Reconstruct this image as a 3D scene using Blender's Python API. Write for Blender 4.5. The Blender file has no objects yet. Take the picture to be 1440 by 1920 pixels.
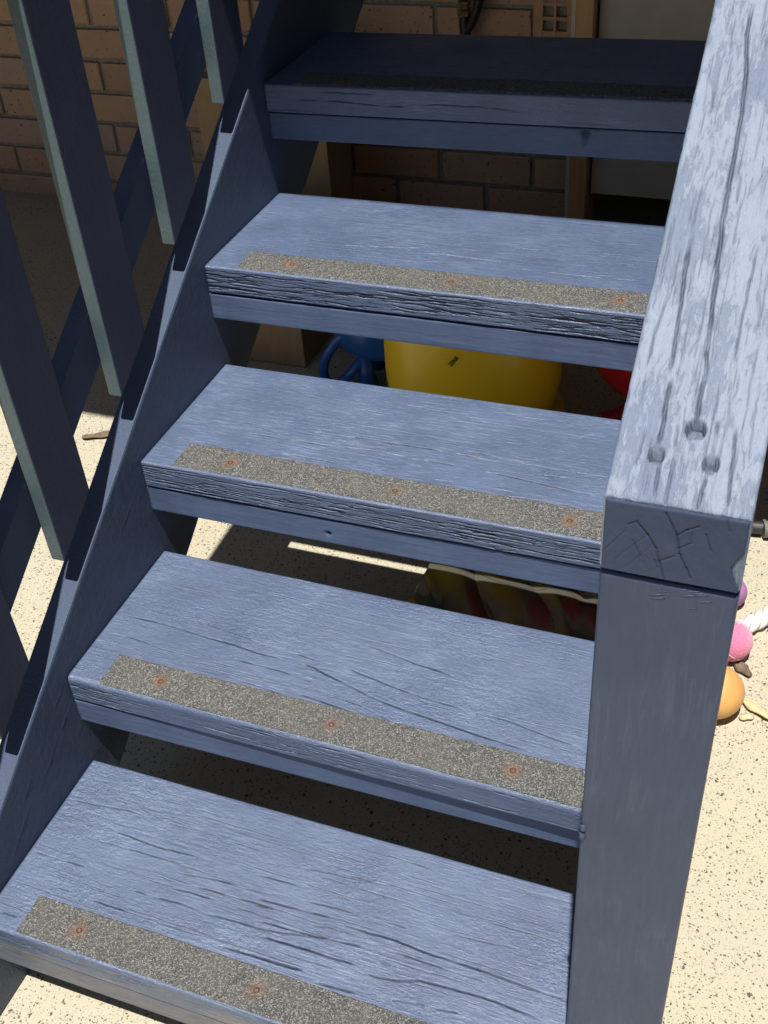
import bpy, bmesh, math, random
import numpy as np
from mathutils import Vector, Matrix

random.seed(7)
S = bpy.context.scene
COL = S.collection

# ------------------------------------------------------------------ camera
def rot3(a, r, b):
    ca, sa, cr, sr, cb, sb = math.cos(a), math.sin(a), math.cos(r), math.sin(r), math.cos(b), math.sin(b)
    return (Matrix(((cb, -sb, 0), (sb, cb, 0), (0, 0, 1))) @ Matrix(((1, 0, 0), (0, ca, -sa), (0, sa, ca)))
            @ Matrix(((cr, -sr, 0), (sr, cr, 0), (0, 0, 1))))
ZG = 0.158                       # survey height of the lowest tread above the ground
cam_d = bpy.data.cameras.new('camera'); cam = bpy.data.objects.new('camera', cam_d); COL.objects.link(cam)
cam.matrix_world = Matrix.Translation((0.7625, -0.479, 1.1589 + ZG)) @ rot3(0.8906, -0.0853, 0.4118).to_4x4()
cam_d.sensor_fit = 'HORIZONTAL'; cam_d.sensor_width = 36; cam_d.lens = 2108.27 / 1440 * 36
cam_d.clip_start = 0.05; cam_d.clip_end = 500
S.camera = cam

# ------------------------------------------------------------------ light
SUN = Vector((0.055, -0.284, 1.0)).normalized()
elev = math.asin(SUN.z); azim = math.atan2(SUN.x, SUN.y)
w = bpy.data.worlds.new('World'); S.world = w; w.use_nodes = True
nt = w.node_tree; nt.nodes.clear()
sky = nt.nodes.new('ShaderNodeTexSky'); sky.sky_type = 'NISHITA'; sky.sun_disc = False
sky.sun_elevation = elev; sky.sun_rotation = azim; sky.dust_density = 0.6; sky.air_density = 1.0
bg = nt.nodes.new('ShaderNodeBackground'); bg.inputs[1].default_value = 0.05
wo = nt.nodes.new('ShaderNodeOutputWorld')
nt.links.new(sky.outputs[0], bg.inputs[0]); nt.links.new(bg.outputs[0], wo.inputs[0])
sl = bpy.data.lights.new('sun', 'SUN'); sl.energy = 5.0; sl.angle = math.radians(0.53); sl.color = (1.0, 0.955, 0.89)
so = bpy.data.objects.new('sun', sl); COL.objects.link(so)
so.rotation_euler = SUN.to_track_quat('Z', 'Y').to_euler(); so.location = SUN * 10
S.view_settings.view_transform = 'Standard'; S.view_settings.look = 'None'
S.view_settings.exposure = 0.35; S.view_settings.gamma = 1; S.view_settings.use_curve_mapping = False
S.cycles.use_denoising = True
S.cycles.max_bounces = 8

# ------------------------------------------------------------------ materials
class NT:
    def __init__(s, name):
        s.m = bpy.data.materials.new(name); s.m.use_nodes = True
        s.t = s.m.node_tree; s.b = s.t.nodes['Principled BSDF']; s.x = -200
    def n(s, kind, **kw):
        o = s.t.nodes.new('ShaderNode' + kind)
        for k, v in kw.items():
            if k in ('op',): o.operation = v
            elif hasattr(o, k): setattr(o, k, v)
        return o
    def l(s, a, b): s.t.links.new(a, b)
    def val(s, sock, v):
        if hasattr(v, 'is_output') or isinstance(v, bpy.types.NodeSocket): s.l(v, sock)
        elif isinstance(v, (tuple, list)) and len(v) == 3 and sock.type == 'RGBA': sock.default_value = (*v, 1)
        else: sock.default_value = v
    def coord(s, out='Object', scale=(1, 1, 1), rot=(0, 0, 0), loc=(0, 0, 0), rnd=True):
        c = s.n('TexCoord').outputs[out]
        if rnd:
            oi = s.n('ObjectInfo').outputs['Random']
            c = s.vm('ADD', c, s.vm('SCALE', (3.1, 5.3, 2.7), sc=oi))
        m = s.n('Mapping'); s.l(c, m.inputs[0]); m.inputs['Scale'].default_value = scale
        m.inputs['Rotation'].default_value = rot; m.inputs['Location'].default_value = loc
        return m.outputs[0]
    def vm(s, op, a, b=None, sc=None):
        o = s.n('VectorMath', op=op); s.val(o.inputs[0], a)
        if b is not None: s.val(o.inputs[1], b)
        if sc is not None: s.val(o.inputs['Scale'], sc)
        return o.outputs['Value'] if op in ('LENGTH', 'DISTANCE', 'DOT_PRODUCT') else o.outputs[0]
    def noise(s, v, scale=5, det=4, rough=.55, dist=0, col=False):
        o = s.n('TexNoise'); s.l(v, o.inputs['Vector']); o.inputs['Scale'].default_value = scale
        o.inputs['Detail'].default_value = det; o.inputs['Roughness'].default_value = rough; o.inputs['Distortion'].default_value = dist
        return o.outputs['Color' if col else 'Fac']
    def ramp(s, f, pts, interp='LINEAR'):
        o = s.n('ValToRGB'); s.l(f, o.inputs[0]); r = o.color_ramp; r.interpolation = interp
        while len(r.elements) < len(pts): r.elements.new(.5)
        for e, (p, c) in zip(r.elements, pts):
            e.position = p; e.color = (c, c, c, 1) if isinstance(c, (int, float)) else (*c, 1)
        return o.outputs[0]
    def mth(s, op, a, b=0., c=None, clamp=False):
        o = s.n('Math', op=op); s.val(o.inputs[0], a); s.val(o.inputs[1], b)
        if c is not None: s.val(o.inputs[2], c)
        o.use_clamp = clamp
        return o.outputs[0]
    def mix(s, f, a, b, mode='MIX'):
        o = s.n('MixRGB'); o.blend_type = mode; s.val(o.inputs[0], f); s.val(o.inputs[1], a); s.val(o.inputs[2], b)
        return o.outputs[0]
    def attr(s, name): return s.n('Attribute', attribute_name=name).outputs['Fac']
    def bump(s, h, strength=.3, dist=.001, prev=None):
        o = s.n('Bump'); s.l(h, o.inputs['Height']); o.inputs['Strength'].default_value = strength
        o.inputs['Distance'].default_value = dist
        if prev is not None: s.l(prev, o.inputs['Normal'])
        return o.outputs[0]
    def out(s, col=None, rough=None, nor=None, **kw):
        if col is not None: s.val(s.b.inputs['Base Color'], col)
        if rough is not None: s.val(s.b.inputs['Roughness'], rough)
        if nor is not None: s.l(nor, s.b.inputs['Normal'])
        for k, v in kw.items(): s.val(s.b.inputs[k.replace('_', ' ')], v)
        return s.m

def paint(name, grain=(14, 260, 260), c1=(.066, .096, .174), c2=(.110, .154, .262), rough=(.34, .55), wear=.5,
          bstr=.55, brush=.35, spec=.5, flakes=0., rot=(0, 0, 0), chalk=(.29, .355, .47), halo=None, gloss=0.):
    t = NT(name)
    g = t.coord(scale=tuple(k * (2.6 if k < 50 else 1.5) for k in grain), rot=rot)
    gn = t.noise(g, 1, 6, .68, .5)
    fine = t.noise(t.coord(scale=tuple(k * (9 if k < 50 else 3.4) for k in grain), rot=rot), 1, 4, .7)
    iso = t.coord(scale=(1, 1, 1))
    blotch = t.noise(iso, 14, 5, .6)
    blob = t.noise(iso, 260, 5, .72, .3)
    zone = t.noise(iso, 7, 3, .5)
    col = t.mix(t.mth('ADD', t.mth('MULTIPLY', t.ramp(blotch, [(.3, 0.), (.7, 1.)]), .6), t.mth('MULTIPLY', t.ramp(fine, [(.35, 0.), (.65, 1.)]), .4)), c1, c2)
    # dry brushed film: thin light scuffs along the grain
    sc = t.ramp(t.noise(t.coord(scale=tuple(k * (2.8 if k < 50 else 1.6) for k in grain), rot=rot), 1, 6, .75, .6), [(.52, 0.), (.60, 1.)])
    sc = t.mth('MULTIPLY', sc, t.ramp(zone, [(.38, 0.), (.62, 1.)]))
    col = t.mix(t.mth('MULTIPLY', sc, wear * .55), col, chalk)
    if flakes:
        # worn, blistered paint: paler raised islands stretched along the grain
        fl = t.noise(t.coord(scale=(190, 48, 48)), 1, 8, .75, .6)
        fl2 = t.noise(t.coord(scale=(30, 11, 11)), 1, 4, .6)
        flm = t.ramp(t.mth('ADD', t.mth('MULTIPLY', fl, .62), t.mth('MULTIPLY', fl2, .42)), [(.49, 0.), (.53, .8), (.64, 1.)])
        col = t.mix(t.mth('MULTIPLY', flm, flakes), col, chalk)
    ck = t.attr('crack')
    col = t.mix(ck, col, (.010, .012, .020))  # near-black in cracks; carries the shade of the front grooves as well
    pool = t.attr('pool'); col = t.mix(pool, col, (.062, .078, .125))
    bare = t.attr('bare')
    wood = t.mix(t.ramp(gn, [(.35, 0.), (.65, 1.)]), (.14, .125, .10), (.33, .315, .28))
    col = t.mix(bare, col, wood)
    ro = t.n('MapRange'); t.l(t.mth('ADD', t.mth('MULTIPLY', gn, .5), t.mth('MULTIPLY', blob, .5)), ro.inputs[0])
    ro.inputs[1].default_value = .35; ro.inputs[2].default_value = .65; ro.inputs[3].default_value = rough[0]; ro.inputs[4].default_value = rough[1]
    rr = t.mth('ADD', ro.outputs[0], t.mth('MULTIPLY', ck, .4), clamp=True)
    n1 = t.bump(gn, bstr, .0012)
    n1 = t.bump(fine, brush, .0007, n1)
    n1 = t.bump(blob, brush * .8, .0009, n1)
    if gloss:
        bz = t.ramp(t.noise(t.coord(scale=(5, 9, 9)), 1, 3, .5), [(.42, 0.), (.62, 1.)])
        bl = t.mth('MULTIPLY', t.noise(t.coord(scale=(150, 210, 210)), 1, 2, .5, .8), bz)
        n1 = t.bump(bl, gloss, .0022, n1)
        rr = t.mth('SUBTRACT', rr, t.mth('MULTIPLY', bz, .08), clamp=True)
    if flakes: n1 = t.bump(flm, .35, .0008, n1)
    return t.out(col, rr, n1, Specular_IOR_Level=spec)

M = {}
M['tread'] = paint('tread_paint', bstr=.45, brush=1.0, wear=.6, rough=(.28, .50), gloss=.65, spec=1.0)
M['tread_far'] = paint('tread_far_paint', wear=.65, bstr=.5, brush=.9, rough=(.30, .52), gloss=.4, spec=.9)
M['board'] = paint('board_paint', grain=(10, 160, 160), rough=(.42, .6), wear=.1, bstr=.35, brush=.2)
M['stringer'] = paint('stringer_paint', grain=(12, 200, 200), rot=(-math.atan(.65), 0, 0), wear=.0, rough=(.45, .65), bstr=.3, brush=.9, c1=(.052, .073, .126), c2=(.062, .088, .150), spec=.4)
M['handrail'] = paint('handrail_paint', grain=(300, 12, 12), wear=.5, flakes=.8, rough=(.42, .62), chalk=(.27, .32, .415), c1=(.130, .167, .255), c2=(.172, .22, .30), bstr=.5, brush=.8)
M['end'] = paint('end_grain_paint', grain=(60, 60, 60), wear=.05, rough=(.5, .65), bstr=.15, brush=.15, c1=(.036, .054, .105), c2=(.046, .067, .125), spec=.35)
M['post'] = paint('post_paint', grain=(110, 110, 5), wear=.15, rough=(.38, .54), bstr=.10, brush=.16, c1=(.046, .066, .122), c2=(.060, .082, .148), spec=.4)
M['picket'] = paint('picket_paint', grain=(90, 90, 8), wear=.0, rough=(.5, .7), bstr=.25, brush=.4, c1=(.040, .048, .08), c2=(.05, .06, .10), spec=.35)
M['picket_edge'] = paint('picket_edge_lit_teal', grain=(120, 120, 20), wear=.0, rough=(.45, .7), bstr=.25, brush=.8, c1=(.075, .115, .132), c2=(.10, .145, .16))  # teal front edge, its grazing sunlight also lightened into the colour

def grip():
    t = NT('grit_strip')
    iso = t.coord(rnd=False)
    v = t.n('TexVoronoi'); t.l(t.coord(scale=(1, 1, 1)), v.inputs['Vector']); v.inputs['Scale'].default_value = 820
    gr = t.n('SeparateColor'); t.l(v.outputs['Color'], gr.inputs[0])
    col = t.ramp(gr.outputs[0], [(0, (.034, .036, .037)), (.4, (.068, .070, .068)), (.74, (.125, .126, .120)), (.95, (.27, .27, .26))])
    big = t.noise(iso, 18, 3, .6)
    col = t.mix(t.ramp(big, [(.4, 0.), (.7, .4)]), col, (.14, .13, .11))
    for k, (x, y) in enumerate(((.1185, .0275), (.3447, .0275), (.5593, .0275))):
        p = t.vm('ADD', iso, t.vm('SCALE', t.noise(iso, 90, 3, .6, col=True), sc=.010))
        d = t.vm('DISTANCE', t.vm('MULTIPLY', p, (1, 1, 0)), (x + .005, y + .005, 0))
        rust = t.ramp(d, [(.0025, 1.), (.007, .6), (.016, 0.)])
        col = t.mix(t.mth('MULTIPLY', rust, (.75, .5, .65)[k]), col, (.20, .105, .055))
    n = t.bump(v.outputs['Distance'], .8, .0012)
    return t.out(col, t.ramp(gr.outputs[1], [(0, .35), (1, .85)]), n, Specular_IOR_Level=.6)
M['grip'] = grip()

def rust():
    t = NT('rusty_steel'); c = t.noise(t.coord(), 400, 4)
    return t.out(t.ramp(c, [(.35, (.06, .025, .015)), (.65, (.17, .07, .035))]), .8, t.bump(c, .5, .0006), Metallic=.3)
M['rust'] = rust()

def concrete():
    t = NT('exposed_concrete')
    iso = t.coord(rnd=False)
    base = t.mix(t.ramp(t.noise(iso, 5, 5, .6), [(.35, 0.), (.7, 1.)]), (.475, .437, .325), (.445, .415, .325))
    base = t.mix(t.ramp(t.noise(iso, 230, 3, .7), [(.35, 0.), (.7, .5)]), base, (.53, .49, .38))
    dens = t.ramp(t.noise(iso, 9, 3, .6), [(.33, .0), (.62, 1.)])
    wob = t.vm('ADD', iso, t.vm('SCALE', t.noise(iso, 160, 2, .5, col=True), sc=.008))
    h = None
    for sc_, thr, size, c in ((125, .60, .20, (.10, .088, .068)), (220, .42, .28, (.14, .12, .09)), (100, .90, .10, (.18, .15, .12)), (360, .42, .30, (.27, .235, .18))):
        v = t.n('TexVoronoi'); t.l(t.vm('MULTIPLY', wob, (1, 1.25, 1) if sc_ != 125 else (1.15, .85, 1)), v.inputs['Vector']); v.inputs['Scale'].default_value = sc_
        sp = t.n('SeparateColor'); t.l(v.outputs['Color'], sp.inputs[0])
        pick = t.mth('GREATER_THAN', t.mth('ADD', sp.outputs[0], t.mth('MULTIPLY', dens, .28)), thr + .16)
        sz = t.mth('MULTIPLY', sp.outputs[1], size)
        m = t.mth('MULTIPLY', pick, t.mth('LESS_THAN', v.outputs['Distance'], t.mth('ADD', sz, .10)))
        base = t.mix(m, base, c)
        h = m if h is None else t.mth('MAXIMUM', h, m)
    # long stains and a warm drift
    base = t.mix(t.ramp(t.noise(iso, 2.2, 5, .6, 1.), [(.55, 0.), (.8, .35)]), base, (.42, .33, .20))
    n = t.bump(t.mth('SUBTRACT', t.noise(iso, 420, 3, .7), t.mth('MULTIPLY', h, .8)), .45, .0012)
    return t.out(base, .85, n, Specular_IOR_Level=.3)
M['concrete'] = concrete()

def brickm():
    t = NT('clay_brick'); iso = t.coord(); oi = t.n('ObjectInfo').outputs['Random']
    c = t.ramp(oi, [(0, (.50, .28, .17)), (.5, (.60, .38, .22)), (1, (.48, .32, .25))])
    c = t.mix(t.ramp(t.noise(iso, 14, 4, .6), [(.4, 0.), (.7, .6)]), c, (.42, .29, .23))
    sp = t.ramp(t.noise(t.coord(scale=(1, 1, .8)), 120, 3, .6), [(.64, 0.), (.69, 1.)])
    c = t.mix(sp, c, (.05, .028, .02))
    c = t.mix(t.ramp(t.noise(iso, 150, 3), [(.3, .3), (.6, 0.)]), c, (.5, .36, .26))
    n = t.bump(t.mth('SUBTRACT', t.noise(iso, 260, 4, .7), sp), .5, .002)
    return t.out(c, .9, n, Specular_IOR_Level=.2)
M['brick'] = brickm()
def simple(name, c1, c2, scale=20, rough=.6, bump=.2, bd=.001, st=(1, 1, 1), **kw):
    t = NT(name); n = t.noise(t.coord(scale=st), scale, 5, .6)
    return t.out(t.ramp(n, [(.35, c1), (.68, c2)]), rough, t.bump(n, bump, bd), **kw)
M['mortar'] = simple('mortar', (.22, .205, .17), (.36, .33, .27), 160, .95, .6, .003)
M['pine'] = simple('pine_timber', (.52, .30, .12), (.66, .42, .20), 1, .6, .3, .001, (60, 60, 5))
M['white_trim'] = simple('white_trim', (.5, .48, .42), (.62, .6, .55), 20, .6)
M['cement'] = simple('fibre_cement', (.54, .50, .44), (.62, .58, .52), 12, .8, .15)
M['terracotta'] = simple('terracotta', (.52, .30, .17), (.6, .37, .22), 90, .85, .3)
M['dark'] = simple('void_shade_black', (.008, .008, .01), (.014, .013, .014), 10, .9)  # near-black colour stands in for shade inside the void under the panel
M['card'] = simple('cardboard', (.30, .19, .10), (.36, .24, .14), 1, .8, .1, .001, (300, 300, 20))
M['yellow'] = simple('yellow_plastic', (.92, .62, .010), (.95, .66, .014), 6, .33, .04, .002)
M['blue'] = simple('blue_plastic', (.010, .085, .34), (.014, .10, .38), 6, .3, .04, .002)
M['red'] = simple('red_plastic', (.50, .010, .02), (.56, .014, .025), 6, .3, .04, .002)
M['white_print'] = simple('white_print', (.68, .70, .68), (.72, .73, .7), 30, .5)
M['green_print'] = simple('green_print', (.25, .48, .02), (.28, .52, .03), 30, .5)
M['black'] = simple('black_rubber', (.02, .02, .02), (.035, .035, .035), 80, .5)
M['grey_plastic'] = simple('grey_plastic', (.14, .135, .12), (.2, .19, .17), 60, .35)
M['brass'] = simple('old_brass', (.12, .09, .05), (.26, .2, .12), 90, .45, .4, .001, Metallic=.8)
M['tap_dark'] = simple('tarnished_metal', (.03, .03, .03), (.07, .065, .06), 90, .5, .3, Metallic=.6)
M['felt'] = simple('pink_felt', (.72, .17, .34), (.82, .24, .43), 420, .95, .9, .003, Sheen_Weight=.5)
M['felt_line'] = simple('rubber_seam', (.85, .45, .55), (.9, .55, .62), 200, .8)
M['purple'] = simple('purple_rubber', (.34, .14, .34), (.42, .2, .41), 40, .5)
M['orange'] = simple('orange_rubber', (.62, .32, .10), (.70, .40, .14), 26, .5, .25, .001)
M['rope'] = simple('white_rope', (.62, .57, .56), (.82, .78, .78), 500, .95, .8, .001)
M['bark'] = simple('bark', (.11, .075, .05), (.24, .18, .12), 90, .9, .8, .003)
M['leaf'] = simple('dry_leaf', (.52, .40, .22), (.66, .55, .35), 60, .7, .4)
M['shade_roof'] = simple('roof_sheet', (.2, .2, .2), (.25, .25, .25), 20, .6)
M['soffit'] = simple('soffit', (.10, .085, .07), (.13, .11, .09), 20, .8)
def vinyl():
    t = NT('clear_vinyl'); t.out((.78, .76, .70), .06, None, Transmission_Weight=.0, Specular_IOR_Level=.9, Alpha=1.0)
    n = t.noise(t.coord(scale=(9, 14, 14)), 1, 1, .4)
    nb = t.bump(n, .2, .01)
    gl = t.n('BsdfGlossy'); gl.inputs['Roughness'].default_value = .22; t.l(nb, gl.inputs['Normal'])
    irid = t.ramp(t.noise(t.coord(scale=(14, 14, 14)), 1, 2, .5), [(.3, (.72, .70, .63)), (.55, (.60, .63, .66)), (.62, (.48, .64, .54)), (.67, (.66, .58, .56)), (.74, (.68, .68, .64))])
    t.l(irid, gl.inputs['Color'])
    tr = t.n('BsdfTransparent'); tr.inputs['Color'].default_value = (.45, .43, .38, 1)
    df = t.n('BsdfDiffuse'); df.inputs['Color'].default_value = (.17, .165, .135, 1)
    fr = t.n('Fresnel'); fr.inputs['IOR'].default_value = 1.75; t.l(nb, fr.inputs['Normal'])
    m1 = t.n('MixShader'); m1.inputs[0].default_value = .62; t.l(tr.outputs[0], m1.inputs[1]); t.l(df.outputs[0], m1.inputs[2])
    m2 = t.n('MixShader'); t.l(t.mth('ADD', fr.outputs[0], .20, clamp=True), m2.inputs[0]); t.l(m1.outputs[0], m2.inputs[1]); t.l(gl.outputs[0], m2.inputs[2])
    t.l(m2.outputs[0], t.t.nodes['Material Output'].inputs[0])
    return t.m
M['vinyl'] = vinyl()

# ------------------------------------------------------------------ helpers
def thing(name, label, cat, loc=(0, 0, 0), group=None):
    o = bpy.data.objects.new(name, None); COL.objects.link(o); o.location = loc; o.empty_display_size = .1
    o['label'] = label; o['category'] = cat
    if group: o['group'] = group
    return o
def tag(o, label, cat, group=None):
    o['label'] = label; o['category'] = cat
    if group: o['group'] = group
    return o
def link(name, me, mats, parent=None, loc=None, smooth=False, label=None, kind=None):
    o = bpy.data.objects.new(name, me); COL.objects.link(o)
    for m in (mats if isinstance(mats, (list, tuple)) else [mats]): me.materials.append(M[m])
    if parent is not None:
        o.parent = parent
    if loc is not None: o.location = loc
    elif parent is not None:
        p = parent; off = Vector((0, 0, 0))
        while p is not None: off += p.location; p = p.parent
        o.location = -off                       # mesh data is in world coordinates
    if smooth: me.polygons.foreach_set('use_smooth', [True] * len(me.polygons))
    if label: o['label'] = label
    if kind: o['kind'] = kind
    return o
def mesh(name, vs, fs):
    me = bpy.data.meshes.new(name); me.from_pydata([tuple(v) for v in vs], [], fs); me.update(); return me
def fix(me):
    bm = bmesh.new(); bm.from_mesh(me); bmesh.ops.recalc_face_normals(bm, faces=bm.faces); bm.to_mesh(me); bm.free(); return me
def boxmesh(name, lo, hi, bev=0., seg=2):
    bm = bmesh.new(); bmesh.ops.create_cube(bm, size=1)
    for v in bm.verts: v.co = Vector([lo[i] + (v.co[i] + .5) * (hi[i] - lo[i]) for i in range(3)])
    if bev: bmesh.ops.bevel(bm, geom=bm.edges[:], offset=bev, segments=seg, affect='EDGES', profile=.5)
    me = bpy.data.meshes.new(name); bm.to_mesh(me); bm.free(); return me
def prism_x(name, poly, x0, x1, bev=0.):
    bm = bmesh.new(); a = [bm.verts.new((x0, y, z)) for y, z in poly]; b = [bm.verts.new((x1, y, z)) for y, z in poly]
    bm.faces.new(a); bm.faces.new(b[::-1]); n = len(poly)
    for i in range(n): bm.faces.new((a[i], b[i], b[(i + 1) % n], a[(i + 1) % n]))
    bmesh.ops.recalc_face_normals(bm, faces=bm.faces)
    if bev: bmesh.ops.bevel(bm, geom=bm.edges[:], offset=bev, segments=2, affect='EDGES', profile=.5)
    me = bpy.data.meshes.new(name); bm.to_mesh(me); bm.free(); return me
def lathe(name, prof, n=48, centre=(0, 0), squash=1.0, rotz=0.):
    vs, fs = [], []
    for r, z in prof:
        for k in range(n):
            a = 2 * math.pi * k / n; x, y = r * math.cos(a), r * math.sin(a) * squash
            vs.append((centre[0] + x * math.cos(rotz) - y * math.sin(rotz), centre[1] + x * math.sin(rotz) + y * math.cos(rotz), z))
    m = len(prof)
    for i in range(m - 1):
        for k in range(n): fs.append((i * n + k, i * n + (k + 1) % n, (i + 1) * n + (k + 1) % n, (i + 1) * n + k))
    fs.append(tuple(range(n))[::-1]); fs.append(tuple(range((m - 1) * n, m * n)))
    return fix(mesh(name, vs, fs))
def tube(name, pts, r, n=12, closed=False):
    P = [Vector(p) for p in pts]; vs, fs = [], []; rs = r if isinstance(r, (list, tuple)) else [r] * len(P)
    up = Vector((0, 0, 1)); m = len(P)
    for i, p in enumerate(P):
        t = (P[(i + 1) % m] - P[i - 1]) if closed else (P[min(i + 1, m - 1)] - P[max(i - 1, 0)])
        t.normalize(); a = t.cross(up)
        if a.length < 1e-3: a = t.cross(Vector((0, 1, 0)))
        a.normalize(); b = t.cross(a); up = -b if i else up
        for k in range(n):
            q = 2 * math.pi * k / n; vs.append(p + (a * math.cos(q) + b * math.sin(q)) * rs[i])
        up = b.cross(a) if False else up
    for i in range(m if closed else m - 1):
        for k in range(n): j = (i + 1) % m; fs.append((i * n + k, i * n + (k + 1) % n, j * n + (k + 1) % n, j * n + k))
    if not closed: fs.append(tuple(range(n))[::-1]); fs.append(tuple(range((m - 1) * n, m * n)))
    return fix(mesh(name, vs, fs))
def smoothpts(pts, k=6):
    P = [Vector(p) for p in pts]; out = []
    for i in range(len(P) - 1):
        p0, p1, p2, p3 = P[max(i - 1, 0)], P[i], P[i + 1], P[min(i + 2, len(P) - 1)]
        for j in range(k):
            t = j / k
            out.append(.5 * ((2 * p1) + (p2 - p0) * t + (2 * p0 - 5 * p1 + 4 * p2 - p3) * t * t + (3 * p1 - p0 - 3 * p2 + p3) * t ** 3))
    out.append(P[-1]); return out

# value noise in numpy
def vnoise(x, y, seed=0):
    xi = np.floor(x).astype(np.int64); yi = np.floor(y).astype(np.int64); xf = x - xi; yf = y - yi
    def h(a, b):
        n = (a * 374761393 + b * 668265263 + seed * 1442695041) & 0xffffffff
        n = ((n ^ (n >> 13)) * 1274126177) & 0xffffffff
        return ((n ^ (n >> 16)) & 0xffff) / 65535.0
    u = xf * xf * (3 - 2 * xf); v = yf * yf * (3 - 2 * yf)
    return (h(xi, yi) * (1 - u) + h(xi + 1, yi) * u) * (1 - v) + (h(xi, yi + 1) * (1 - u) + h(xi + 1, yi + 1) * u) * v
def fbm(x, y, o=3, seed=0, g=.5):
    s = 0; a = 1; t = 0
    for k in range(o): s = s + a * vnoise(x * 2 ** k, y * 2 ** k, seed + 17 * k); t += a; a *= g
    return s / t
def sstep(a, b, x): t = np.clip((x - a) / (b - a), 0, 1); return t * t * (3 - 2 * t)

def grid_mesh(name, V, crack=None, bare=None, caps=True, wrap=True, pool=None):
    """V: (U,P,3) array; wraps in P when wrap; end caps when caps."""
    U, Pn, _ = V.shape
    idx = np.arange(U * Pn).reshape(U, Pn)
    if wrap: nx = np.roll(idx, -1, axis=1)
    else: nx = idx[:, 1:]; idx = idx[:, :-1]
    q = np.stack([idx[:-1], nx[:-1], nx[1:], idx[1:]], -1).reshape(-1, 4)
    me = bpy.data.meshes.new(name)
    nv = U * Pn; nq = len(q); extra = 2 if (caps and wrap) else 0
    loops = q.reshape(-1)
    if extra:
        c0 = np.arange(Pn)[::-1]; c1 = np.arange((U - 1) * Pn, U * Pn)
        loops = np.concatenate([loops, c0, c1])
    me.vertices.add(nv); me.vertices.foreach_set('co', V.reshape(-1).astype(np.float32))
    me.loops.add(len(loops)); me.loops.foreach_set('vertex_index', loops.astype(np.int32))
    st = np.arange(nq) * 4; tot = np.full(nq, 4)
    if extra: st = np.concatenate([st, [nq * 4, nq * 4 + Pn]]); tot = np.concatenate([tot, [Pn, Pn]])
    me.polygons.add(len(st)); me.polygons.foreach_set('loop_start', st.astype(np.int32)); me.polygons.foreach_set('loop_total', tot.astype(np.int32))
    sm = np.ones(len(st), bool)
    if extra: sm[-2:] = False
    me.update(calc_edges=True); me.polygons.foreach_set('use_smooth', sm)
    for nm, a in (('crack', crack), ('bare', bare), ('pool', pool)):
        if a is not None:
            at = me.attributes.new(nm, 'FLOAT', 'POINT'); at.data.foreach_set('value', a.reshape(-1).astype(np.float32))
    me.validate(); return me

def rrect(a0, a1, b0, b1, steps, radii):
    """rounded rectangle profile, order: top (a1->a0), front (b1->b0), bottom, back. returns pts, normals, side id, coordinate."""
    pts, nr, sd = [], [], []
    st_top, st_front, st_bot, st_back = steps; rt, rb, rbb, rtb = radii   # top-front, bottom-front, bottom-back, top-back
    def line(p, q, n, step, s):
        L = math.dist(p, q); k = max(1, round(L / step))
        for i in range(k): t = i / k; pts.append((p[0] + (q[0] - p[0]) * t, p[1] + (q[1] - p[1]) * t)); nr.append(n); sd.append(s)
    def arc(c, r, t0, t1, s, k=5):
        for i in range(k): t = t0 + (t1 - t0) * i / k; pts.append((c[0] + r * math.cos(t), c[1] + r * math.sin(t))); nr.append((math.cos(t), math.sin(t))); sd.append(s)
    h = math.pi / 2
    line((a1 - rtb, b1), (a0 + rt, b1), (0, 1), st_top, 0); arc((a0 + rt, b1 - rt), rt, h, 2 * h, 1, 7)
    line((a0, b1 - rt), (a0, b0 + rb), (-1, 0), st_front, 2); arc((a0 + rb, b0 + rb), rb, 2 * h, 3 * h, 3, 4)
    line((a0 + rb, b0), (a1 - rbb, b0), (0, -1), st_bot, 4); arc((a1 - rbb, b0 + rbb), rbb, 3 * h, 4 * h, 5, 4)
    line((a1, b0 + rbb), (a1, b1 - rtb), (1, 0), st_back, 6); arc((a1 - rtb, b1 - rtb), rtb, 0, h, 7, 4)
    return np.array(pts), np.array(nr), np.array(sd)

def sweep(name, prof, nrm, us, disp, fmap, crack=None, bare=None, pool=None):
    Q = prof[None] + disp[..., None] * nrm[None]                 # (U,P,2)
    U = np.repeat(us[:, None], Q.shape[1], 1)
    V = fmap(U, Q[..., 0], Q[..., 1])
    return grid_mesh(name, V, crack, bare, pool=pool)

# ------------------------------------------------------------------ the picture's survey (pixel of the photo -> plane), used at build time to trace cracks
_R = np.array(rot3(0.8906, -0.0853, 0.4118)); _C = np.array([0.7625, -0.479, 1.1589 + ZG])
def on_plane(px, py, n, p0):
    d = _R @ np.array([(px - 720) / 2108.27, -(py - 960) / 2108.27, -1.]); n = np.array(n, float)
    return _C + d * (n @ (np.array(p0) - _C)) / (n @ d)

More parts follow.
